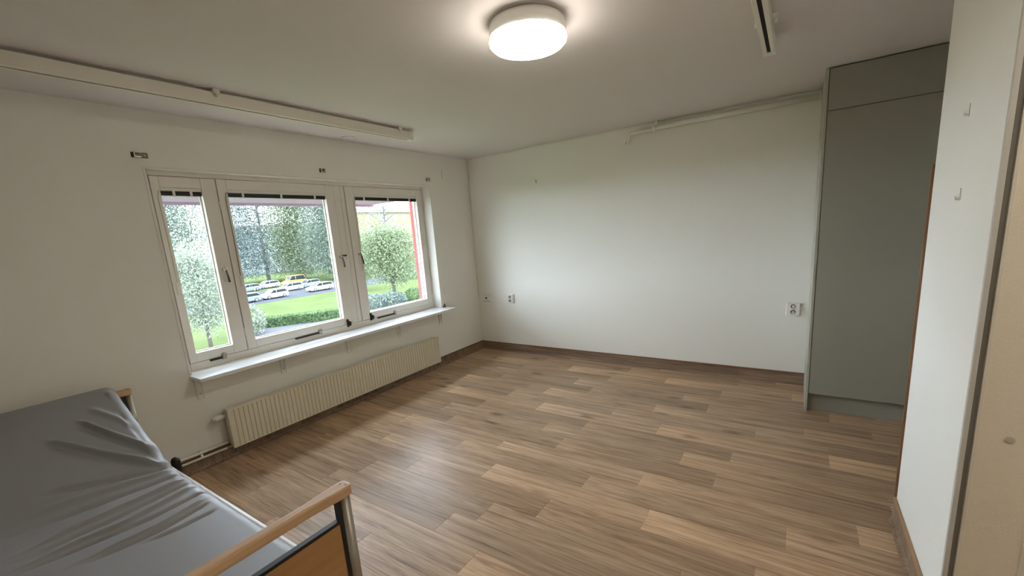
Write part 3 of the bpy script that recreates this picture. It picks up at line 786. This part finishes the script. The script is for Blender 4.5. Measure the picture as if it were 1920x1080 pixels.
# wrinkles, as lines on the lying surface read from the photograph
def surf(cx_, cy_):
    px, py = cx_ / 2.7, 680 + cy_ / 2.7
    q = onZ(px, py, 0.50)
    if q.x < HINGE.x:
        d = ray(px, py)     # backrest plane z = 0.5 + slope*(HINGE.x - X)
        tt = (0.5 + slope * HINGE.x - HC) / (d.z + slope * d.x)
        q = CAMP + d * tt
    return np.array((q.x, q.y))
WR = [([(905, 560), (560, 690), (0, 905)], -0.010, 0.016), ([(935, 590), (600, 740), (0, 1010)], 0.008, 0.014), ([(955, 605), (620, 770), (0, 1045)], -0.009, 0.012),
      ([(985, 625), (660, 800), (0, 1078)], 0.007, 0.012), ([(1030, 650), (760, 790), (60, 1085)], -0.008, 0.011), ([(1040, 690), (800, 830), (300, 1060)], 0.006, 0.010), ([(1045, 715), (820, 845), (420, 1030)], -0.006, 0.010),
      ([(1085, 748), (900, 840), (700, 930)], -0.004, 0.010),
      ([(860, 532), (500, 610), (150, 690)], -0.008, 0.014), ([(870, 545), (560, 640), (100, 790)], 0.006, 0.02),
      ([(400, 297), (560, 360), (720, 415), (850, 505)], 0.011, 0.010), ([(380, 310), (560, 380), (720, 440), (850, 515)], -0.006, 0.016),
      ([(240, 395), (500, 455), (730, 495), (865, 527)], 0.011, 0.010), ([(240, 415), (500, 475), (730, 512), (865, 535)], -0.006, 0.015),
      ([(460, 235), (600, 285), (720, 350)], 0.006, 0.014), ([(535, 150), (620, 205), (690, 290)], 0.006, 0.010), ([(560, 135), (650, 220), (760, 380)], -0.005, 0.010),
      ([(600, 250), (720, 380), (850, 500)], -0.005, 0.010), ([(690, 300), (780, 420), (880, 520)], 0.005, 0.009)]
WSEG = []
for pl_, amp, wid in WR:
    q = [surf(*c) for c in pl_]
    WSEG.append((q, amp, wid))
def wrinkle_np(X, Y):
    P_ = np.stack([X, Y], -1)
    tot = np.zeros(X.shape)
    for q, amp, wid in WSEG:
        best = np.full(X.shape, 9.0); f = np.zeros(X.shape)
        nseg = len(q) - 1
        for i in range(nseg):
            a_, b_ = q[i], q[i + 1]; ab = b_ - a_
            tt = np.clip(((P_ - a_) @ ab) / np.dot(ab, ab), 0, 1)
            dd = np.linalg.norm(P_ - a_ - tt[..., None] * ab, axis=-1)
            m_ = dd < best
            best = np.where(m_, dd, best); f = np.where(m_, (i + tt) / nseg, f)
        fade = np.minimum(1, f / 0.10 + 0.25) * np.minimum(1, (1 - f) / 0.30)
        tot += 2.1 * amp * np.exp(-(best / (wid * 1.25)) ** 2 * 1.6) * fade
    return tot
ring = []
rc = 0.045      # edge rounding
ny = 130
for k in range(ny + 1):
    ring.append((MY0 + rc + (MY1 - MY0 - 2 * rc) * k / ny, 0.0))
for k in range(1, 7):
    a = math.pi / 2 * k / 6; ring.append((MY1 - rc + rc * math.sin(a), -rc + rc * math.cos(a)))
for k in range(1, 7):
    a = math.pi / 2 * k / 6; ring.append((MY1 - 0.02 + 0.02 * math.cos(a), -TH + 0.02 - 0.02 * math.sin(a)))
for k in range(0, 7):
    a = math.pi / 2 * k / 6; ring.append((MY0 + 0.02 - 0.02 * math.sin(a), -TH + 0.02 - 0.02 * math.cos(a)))
for k in range(0, 6):
    a = math.pi / 2 * k / 6; ring.append((MY0 + rc - rc * math.cos(a), -rc + rc * math.sin(a)))
nr = len(ring)
vs = []
RX_ = np.array([q[0] for q in pts2])[:, None] + np.zeros((1, len(ring)))
RY_ = np.zeros((len(pts2), 1)) + np.minimum([q[0] for q in ring], MY1 - rc)[None, :]
WRK = wrinkle_np(RX_, RY_)
for i, (x, z, a) in enumerate(pts2):
    e = min(i, len(pts2) - 1 - i) * (S[1] - S[0])
    er = 0.035
    drop = 0 if e > er else er - math.sqrt(max(er * er - (er - e) ** 2, 0))
    for k, (y, h) in enumerate(ring):
        hh = h
        if h > -TH * 0.6:
            hh = h - drop
            hh += WRK[i, k] if k <= ny else WRK[i, k] * (0.8 if h > -rc else 0.3)
            if k <= ny: hh += 0.0012 * math.sin(9 * x + 4 * y)
        else:
            hh = h + drop * 0.5
        inset = drop * 0.5
        yy_ = y + (inset if y < 0.24 else -inset) * abs(y - 0.24) / 0.43
        vs.append((x + math.sin(a) * hh, yy_, z + math.cos(a) * hh))
fs = []
for i in range(len(pts2) - 1):
    for k in range(nr):
        l = (k + 1) % nr
        fs.append((i * nr + k, i * nr + l, (i + 1) * nr + l, (i + 1) * nr + k))
fs.append(tuple(range(nr))); fs.append(tuple((len(pts2) - 1) * nr + k for k in range(nr - 1, -1, -1)))
mm = MB().add(vs, fs, True)
o = link('mattress', mm, M['mattress'], None, (-2.35, 0.24, 0.385))
tag(o, 'creased dark grey wipe-clean mattress on the care bed', 'mattress')
# raised backrest board under the mattress
nx, nz = math.sin(ang), math.cos(ang)
bk = MB().prism([(HINGE.x - 0.02 - nx * (-0.0) + nx * -(TH + 0.004), 0.51 - nz * (TH + 0.004)), (HEADP.x + nx * -(TH + 0.004), HEADP.y - nz * (TH + 0.004)), (HEADP.x + nx * -(TH + 0.028), HEADP.y - nz * (TH + 0.028)), (HINGE.x - 0.02 + nx * -(TH + 0.028), 0.51 - nz * (TH + 0.028))], 'y', -0.165, 0.655)
link('backrest_board', bk, M['darkmetal'], bed)
link('backrest_strut', MB().tube([(-3.1, 0.25, 0.57), (-2.75, 0.25, 0.28)], 0.02, 10), M['bedwhite'], bed)

# ------------------------------------------------------------------ outside
M['grass'] = mat('lawn', (104, 116, 76), 0.9, vary=0.25, vscale=0.35, k=OUT * 0.72, spec=0.0)
M['asphalt'] = mat('asphalt', (112, 114, 120), 0.85, vary=0.1, vscale=1, k=OUT * 0.5, spec=0.0)
M['paving'] = mat('paving', (128, 128, 134), 0.8, vary=0.12, vscale=2, k=OUT * 0.5, spec=0.0)
M['bark'] = mat('bark', (84, 74, 66), 0.9, vary=0.3, vscale=4, k=OUT)
M['birchbark'] = mat('birch_bark', (150, 148, 142), 0.9, vary=0.35, vscale=2.5, k=OUT)
M['leafA'] = leaf_mat('leaf_birch', (70, 86, 72), (96, 112, 92), (128, 140, 124))
M['leafB'] = leaf_mat('leaf_fresh', (86, 102, 66), (112, 126, 84), (138, 148, 112))
M['leafC'] = leaf_mat('leaf_hedge', (68, 98, 50), (92, 122, 66), (114, 140, 84))
M['leafD'] = leaf_mat('leaf_dark', (80, 96, 92), (106, 122, 114), (136, 148, 142))
M['blossom'] = leaf_mat('blossom', (96, 110, 84), (128, 138, 116), (170, 176, 162))
M['carwhite'] = mat('car_white_paint', (196, 200, 206), 0.25, coat=0.5, k=OUT)
M['carsilver'] = mat('car_silver_paint', (140, 146, 154), 0.3, 0.4, k=OUT)
M['caryellow'] = mat('car_yellow_paint', (196, 158, 62), 0.35, k=OUT)
M['carglass'] = mat('car_glass', (44, 50, 58), 0.12, k=OUT)
M['tyre'] = mat('tyre', (34, 34, 36), 0.8, k=OUT)
M['yellowplaster'] = mat('yellow_plaster', (178, 160, 124), 0.9, vary=0.06, vscale=0.6, k=OUT * 0.6, spec=0.1)
M['greyplaster'] = mat('grey_plaster', (168, 172, 178), 0.9, vary=0.05, vscale=0.6, k=OUT)
M['roof'] = mat('roof', (120, 108, 104), 0.9, k=OUT)
M['farglass'] = mat('far_window_glass', (78, 88, 100), 0.15, k=OUT)
M['farframe'] = mat('far_window_frame', (206, 206, 204), 0.6, k=OUT)
M['pink'] = mat('pink_band', (196, 168, 164), 0.8, k=OUT)

struct('lawn', MB().box(-260, -4.2, -140, 220, GZ - 0.5, GZ), M['grass'], 'green lawn outside below the window')
struct('street', MB().box(-88, -67.5, -60, 120, GZ, GZ + 0.03), M['asphalt'], 'grey parking street beyond the lawn')
pq = [onZ(px, py, GZ) for px, py in ((455, 640), (500, 612), (610, 596), (660, 640))]
struct('patio', MB().prism([(q.x, q.y) for q in pq], 'z', GZ, GZ + 0.03), M['paving'], 'pale paved patch below the hedge')

def leaf_cloud(pts, size):
    n = len(pts)
    d1 = RNG.normal(size=(n, 3)); d1 /= np.linalg.norm(d1, axis=1)[:, None]
    d2 = RNG.normal(size=(n, 3)); d2 -= d1 * (d1 * d2).sum(1)[:, None]; d2 /= np.linalg.norm(d2, axis=1)[:, None]
    s = size * RNG.uniform(0.6, 1.3, (n, 1))
    a = d1 * s; b = d2 * s * 0.6
    V = np.stack([pts - a, pts - b, pts + a, pts + b], 1).reshape(-1, 3)
    return V
def link_np(name, V, nq, m, parent):
    me = bpy.data.meshes.new(name)
    base = np.array(BASE[parent.name])
    V = V - base
    me.vertices.add(len(V)); me.vertices.foreach_set('co', V.ravel())
    me.loops.add(nq * 4); me.loops.foreach_set('vertex_index', np.arange(nq * 4))
    me.polygons.add(nq); me.polygons.foreach_set('loop_start', np.arange(nq) * 4)
    me.update(calc_edges=True); me.validate()
    me.materials.append(m)
    o = bpy.data.objects.new(name, me); COL.objects.link(o); o.parent = parent
    return o
def tree(x, y, h, cw, cb, leaf, bark, label, n=6000, size=0.2, droop=0.0, name='birch_tree', lean=0.0, trunk_r=None, group='trees outside the window'):
    """h: height, cw: crown radius, cb: height where the crown starts"""
    t = thing(name, (x, y, GZ), label, 'tree', group)
    tr_ = trunk_r or h * 0.014
    n = int(n * 3.1); size *= 0.62
    pts = []
    wob = RNG.normal(size=(12, 2)) * 0.012 * h
    for k in range(9):
        f = k / 8
        pts.append((x + wob[k, 0] * f + lean * f * h, y + wob[k, 1] * f, GZ - 0.1 + f * h * 0.94))
    m = MB().tube(pts, [tr_ * (1.15 - 1.05 * k / 8) for k in range(9)], 8)
    P_ = []
    nb = 26
    centers = []
    for k in range(nb):
        f = cb / h + (0.97 - cb / h) * (k + 0.3) / nb
        i = min(int(f / 0.94 * 8), 7)
        p0 = Vector(pts[i]).lerp(Vector(pts[min(i + 1, 8)]), 0.5); p0.z = GZ + f * h * 0.93
        a = k * 2.399 + RNG.uniform(-0.4, 0.4)
        u = (f - cb / h) / (1 - cb / h)
        rr_ = cw * (0.35 + 0.9 * math.sin(math.pi * min(1, 0.18 + 0.82 * u)) ** 0.8) * RNG.uniform(0.6, 1.0)
        end = p0 + Vector((math.cos(a) * rr_, math.sin(a) * rr_, rr_ * (0.45 - droop * 0.5)))
        mid = p0.lerp(end, 0.5) + Vector((0, 0, rr_ * 0.12))
        m.tube([p0, mid, end], [tr_ * 0.30, tr_ * 0.18, tr_ * 0.05], 5, cap=False)
        for q in (0.35, 0.6, 0.8, 1.0):
            c = p0.lerp(mid, q * 2) if q < 0.5 else mid.lerp(end, q * 2 - 1)
            centers.append((c, cw * 0.24 * (0.7 + 0.5 * q)))
    link('trunk', m, bark, t)
    per = max(1, n // len(centers))
    for c, rad in centers:
        g_ = RNG.normal(size=(per, 3)) * np.array([rad, rad, rad * (0.8 + droop * 1.2)])
        if droop: g_[:, 2] -= np.abs(RNG.normal(size=per)) * rad * droop * 1.6
        P_.append(np.array(c) + g_)
    P_ = np.concatenate(P_)
    P_ = P_[P_[:, 2] > GZ + min(cb * 0.55, 2.6)]
    link_np('crown', leaf_cloud(P_, size), len(P_), leaf, t)
    return t

def gp(px, py): return onZ(px, py, GZ)
# left pane: blossoming tree with a leaning trunk, birch behind
q = gp(397, 655)
tree(q.x, q.y, 8.6, 2.7, 1.7, M['blossom'], M['bark'], 'small pale blossoming tree low in the left window pane', 5200, 0.13, name='blossom_tree', trunk_r=0.16)
q = gp(350, 600)
tree(q.x, q.y, 20, 4.4, 3.0, M['leafA'], M['birchbark'], 'dense birch filling the upper left window pane', 15000, 0.17, 0.5)
# middle pane
q = gp(450, 535); tree(q.x, q.y, 29, 6.5, 2.5, M['leafD'], M['birchbark'], 'greyish birch at the left edge of the middle pane', 9000, 0.26, 0.8)
q = gp(505, 527); tree(q.x, q.y, 31, 6.5, 3.0, M['leafD'], M['birchbark'], 'tall grey-green birch behind the parked cars in the middle pane', 9000, 0.27, 0.9)
q = gp(572, 523); tree(q.x, q.y, 31, 6.0, 2.2, M['leafB'], M['birchbark'], 'fresh green birch right of centre in the middle pane', 15000, 0.27, 0.8)
q = gp(634, 523); tree(q.x, q.y, 29, 5.2, 2.0, M['leafA'], M['birchbark'], 'green birch at the right edge of the middle pane', 13000, 0.28, 0.7)
# right pane
q = gp(742, 566); tree(q.x, q.y, 9.6, 3.6, 2.6, M['leafB'], M['bark'], 'yellow-green tree with dark trunk in the right window pane', 6500, 0.19, name='maple_tree', trunk_r=0.26)
q = gp(735, 528); tree(q.x, q.y, 20.5, 4.6, 9, M['leafD'], M['bark'], 'bare-branched tall tree in front of the yellow building', 900, 0.22, name='bare_tree', trunk_r=0.22)
q = gp(686, 545); tree(q.x, q.y, 9.0, 3.0, 2.0, M['leafB'], M['bark'], 'low bushy green tree at the left edge of the right pane', 4200, 0.2, name='small_tree')

def shrub(px, py, wx, wy, h, leaf, label, n, size, name='shrub', group='shrubs outside the window'):
    q = gp(px, py)
    t = thing(name, (q.x, q.y, GZ), label, 'shrub', group)
    u = RNG.normal(size=(n, 3)); u /= np.linalg.norm(u, axis=1)[:, None]
    u *= RNG.uniform(0.75, 1.05, (n, 1))
    P_ = np.array((q.x, q.y, GZ + h * 0.45)) + u * np.array((wx, wy, h * 0.55))
    P_ = P_[P_[:, 2] > GZ + 0.05]
    link_np('foliage', leaf_cloud(P_, size), len(P_), leaf, t)
    link('stems', MB().tube([(q.x, q.y, GZ), (q.x + 0.1, q.y, GZ + h * 0.7)], [0.08, 0.03], 6).tube([(q.x, q.y, GZ), (q.x - 0.1, q.y + 0.3 * wy, GZ + h * 0.6)], [0.06, 0.02], 6), M['bark'], t)
    return t
shrub(470, 628, 1.7, 1.5, 3.0, M['blossom'], 'white flowering shrub at the lower left of the middle pane', 1500, 0.12)
shrub(700, 580, 1.6, 2.0, 1.9, M['leafD'], 'grey-green shrub at the bottom left of the right pane', 1500, 0.13)
shrub(738, 573, 1.6, 1.9, 1.7, M['leafD'], 'dark shrub at the bottom middle of the right pane', 1500, 0.13)
shrub(782, 564, 1.6, 1.9, 1.8, M['leafC'], 'green shrub beside the red facade edge', 1500, 0.13)
shrub(690, 520, 4, 4, 5.0, M['leafB'], 'rounded green bush under the yellow building', 2600, 0.2)
shrub(775, 520, 4, 5, 4.2, M['leafC'], 'broad green bush beside the red facade under the yellow building', 2600, 0.2)

# hedge: a clipped box of leaves along the lawn
ha, hb = gp(462, 618), gp(655, 594)
t = thing('hedge', ((ha + hb) / 2), 'clipped bright green hedge across the middle pane', 'hedge')
dv = np.array(hb - ha)
nn = 7000
tt = RNG.uniform(0, 1, nn)
P_ = np.array(ha)[None] + dv[None] * tt[:, None]
nv = np.array((-dv[1], dv[0], 0)); nv /= np.linalg.norm(nv)
face = RNG.integers(0, 3, nn)
wv = np.where(face == 0, RNG.uniform(-1, 1, nn), np.where(face == 1, 1.0, -1.0)) * 0.8
zv = np.where(face == 0, 1.0, RNG.uniform(0, 1.0, nn))
P_ = P_ + nv[None] * wv[:, None]; P_[:, 2] += zv
link_np('foliage', leaf_cloud(P_, 0.11), nn, M['leafC'], t)
c4 = [np.array(ha) + nv * 0.7, np.array(hb) + nv * 0.7, np.array(hb) - nv * 0.7, np.array(ha) - nv * 0.7]
link('twig_core', MB().prism([(c[0], c[1]) for c in c4], 'z', GZ + 0.03, GZ + 0.92), M['leafD'], t)

# cars
def make_car(paint, label, loc, flip=1, length=4.3, van=False):
    t = thing('car', (0, 0, 0), label, 'car', 'cars parked on the street')
    L_ = length / 2; wd = 0.88
    hb_ = 0.78 if not van else 0.95
    prof = [(-L_, 0.32), (-L_, 0.62), (-L_ + 0.12, 0.74), (-L_ + 1.05, 0.92 if not van else 1.1), (L_ - 0.15, 0.98), (L_, 0.85), (L_, 0.35), (L_ - 0.1, 0.25), (-L_ + 0.1, 0.25)]
    link('body', MB().prism([(a, b) for a, b in prof], 'x', -wd, wd), paint, t, bevel=0.06)
    th = 1.48 if not van else 2.0
    gl = [(-L_ + 0.95, 0.88), (-L_ + 1.75, th - 0.07), (L_ - 0.55, th - 0.07), (L_ - 0.08, 0.95)]
    link('windows', MB().prism(gl, 'x', -wd + 0.09, wd - 0.09), M['carglass'], t, bevel=0.03)
    rf = [(-L_ + 1.66, th - 0.09), (-L_ + 1.78, th), (L_ - 0.58, th), (L_ - 0.46, th - 0.1)]
    link('roof', MB().prism(rf, 'x', -wd + 0.1, wd - 0.1), paint, t, bevel=0.02)
    for s in (-1, 1):
        xs = s * (wd - 0.085)
        for (ya, za, yb, zb) in ((-L_ + 0.95, 0.88, -L_ + 1.72, th - 0.05), (0.1, 0.88, 0.05, th - 0.05), (L_ - 0.08, 0.95, L_ - 0.52, th - 0.05)):
            link('pillar', MB().tube([(xs, ya, za), (xs, yb, zb)], 0.045, 6), paint, t)
    for s in (-1, 1):
        for yy_ in (-L_ + 0.8, L_ - 0.8):
            wl = link('wheel', MB().lathe([(0.25, s * -0.1), (0.32, s * -0.09), (0.32, s * 0.09), (0.25, s * 0.1)], (s * (wd - 0.08), yy_, 0.32), 'x', 18), M['tyre'], t)
            link('hub_cap', MB().lathe([(0.2, s * 0.1), (0.18, s * 0.115)], (s * (wd - 0.08), yy_, 0.32), 'x', 14), M['carsilver'], wl)
    t.location = loc
    t.rotation_euler = (0, 0, 0 if flip > 0 else math.pi)
    return t
def carpos(px, py): 
    q = onZ(px, py, GZ + 0.03); return (q.x, q.y, GZ + 0.03)
make_car(M['carwhite'], 'white hatchback parked left of centre in the middle pane', carpos(515, 559), 1, 4.1)
make_car(M['carwhite'], 'white car parked at the right of the middle pane', carpos(601, 544.5), 1, 4.6)
make_car(M['carsilver'], 'silver car cut off by the left edge of the middle pane', carpos(460, 568.5), 1, 4.3)
make_car(M['carwhite'], 'white car in the second row behind the gap between the hatchback and its neighbour', carpos(545, 545), 1, 4.4)
make_car(M['carsilver'], 'silver car in the second row to the right', carpos(580, 538), 1, 4.2)
make_car(M['caryellow'], 'yellow van in the back row of parked cars', carpos(552, 533.5), 1, 5.0, True)
make_car(M['carsilver'], 'grey-blue car in the back row at the left of the middle pane', carpos(466, 547), 1, 4.3)
make_car(M['carwhite'], 'pale car in the back row above the white hatchback', carpos(503, 540), 1, 4.4)

# buildings
def building(name, X, y0_, y1_, zt, wallm, label, rows, cols, wsz, band=None):
    t = thing(name, (X, (y0_ + y1_) / 2, GZ), label, 'building')
    link('wall', MB().box(X - 12, X, y0_, y1_, GZ, zt), wallm, t)
    rf = link('roof', MB().prism([(X + 0.6, zt), (X - 6, zt + 2.2), (X - 12.6, zt)], 'y', y0_ - 0.5, y1_ + 0.5), M['roof'], t)
    link('eaves', MB().box(X - 12.6, X + 0.65, y0_ - 0.5, y1_ + 0.5, zt - 0.18, zt), M['farframe'], t)
    fm = pmh = None
    for r_ in range(rows):
        zc = zt - 1.7 - 3.0 * r_
        for c_ in range(cols):
            yc = y0_ + (y1_ - y0_) * (c_ + 0.5) / cols
            if fm is None:
                wn = link('window', MB().box(X, X + 0.08, yc - wsz[0] / 2, yc + wsz[0] / 2, zc - wsz[1] / 2, zc + wsz[1] / 2), M['farframe'], t, base=(X, yc, zc))
                pn = link('pane', MB().box(X + 0.08, X + 0.10, yc - wsz[0] / 2 + 0.1, yc - 0.05, zc - wsz[1] / 2 + 0.1, zc + wsz[1] / 2 - 0.1).box(X + 0.08, X + 0.10, yc + 0.05, yc + wsz[0] / 2 - 0.1, zc - wsz[1] / 2 + 0.1, zc + wsz[1] / 2 - 0.1), M['farglass'], wn, base=(X, yc, zc))
                fm, pmh = wn, pn
            else:
                wn = fm.copy(); COL.objects.link(wn); pn = pmh.copy(); COL.objects.link(pn); pn.parent = wn
            wn.location = (0, yc - (y0_ + y1_) / 2, zc - GZ)
    if band:
        link('canopy_band', MB().box(X, X + 1.2, y0_, y1_, band, band + 0.7), M['pink'], t)
    return t
bx = -104
building('apartment_building', bx, onX(655, 430, bx).y, onX(812, 430, bx).y, onX(700, 397, bx).z, M['yellowplaster'], 'yellowish apartment building in the right window pane', 4, 7, (1.5, 1.5), onX(740, 508, bx).z)
bx = -150
building('apartment_building', bx, onX(425, 470, bx).y, onX(640, 470, bx).y, onX(520, 432, bx).z, M['greyplaster'], 'pale grey building half hidden behind the birches', 4, 12, (1.8, 1.6))
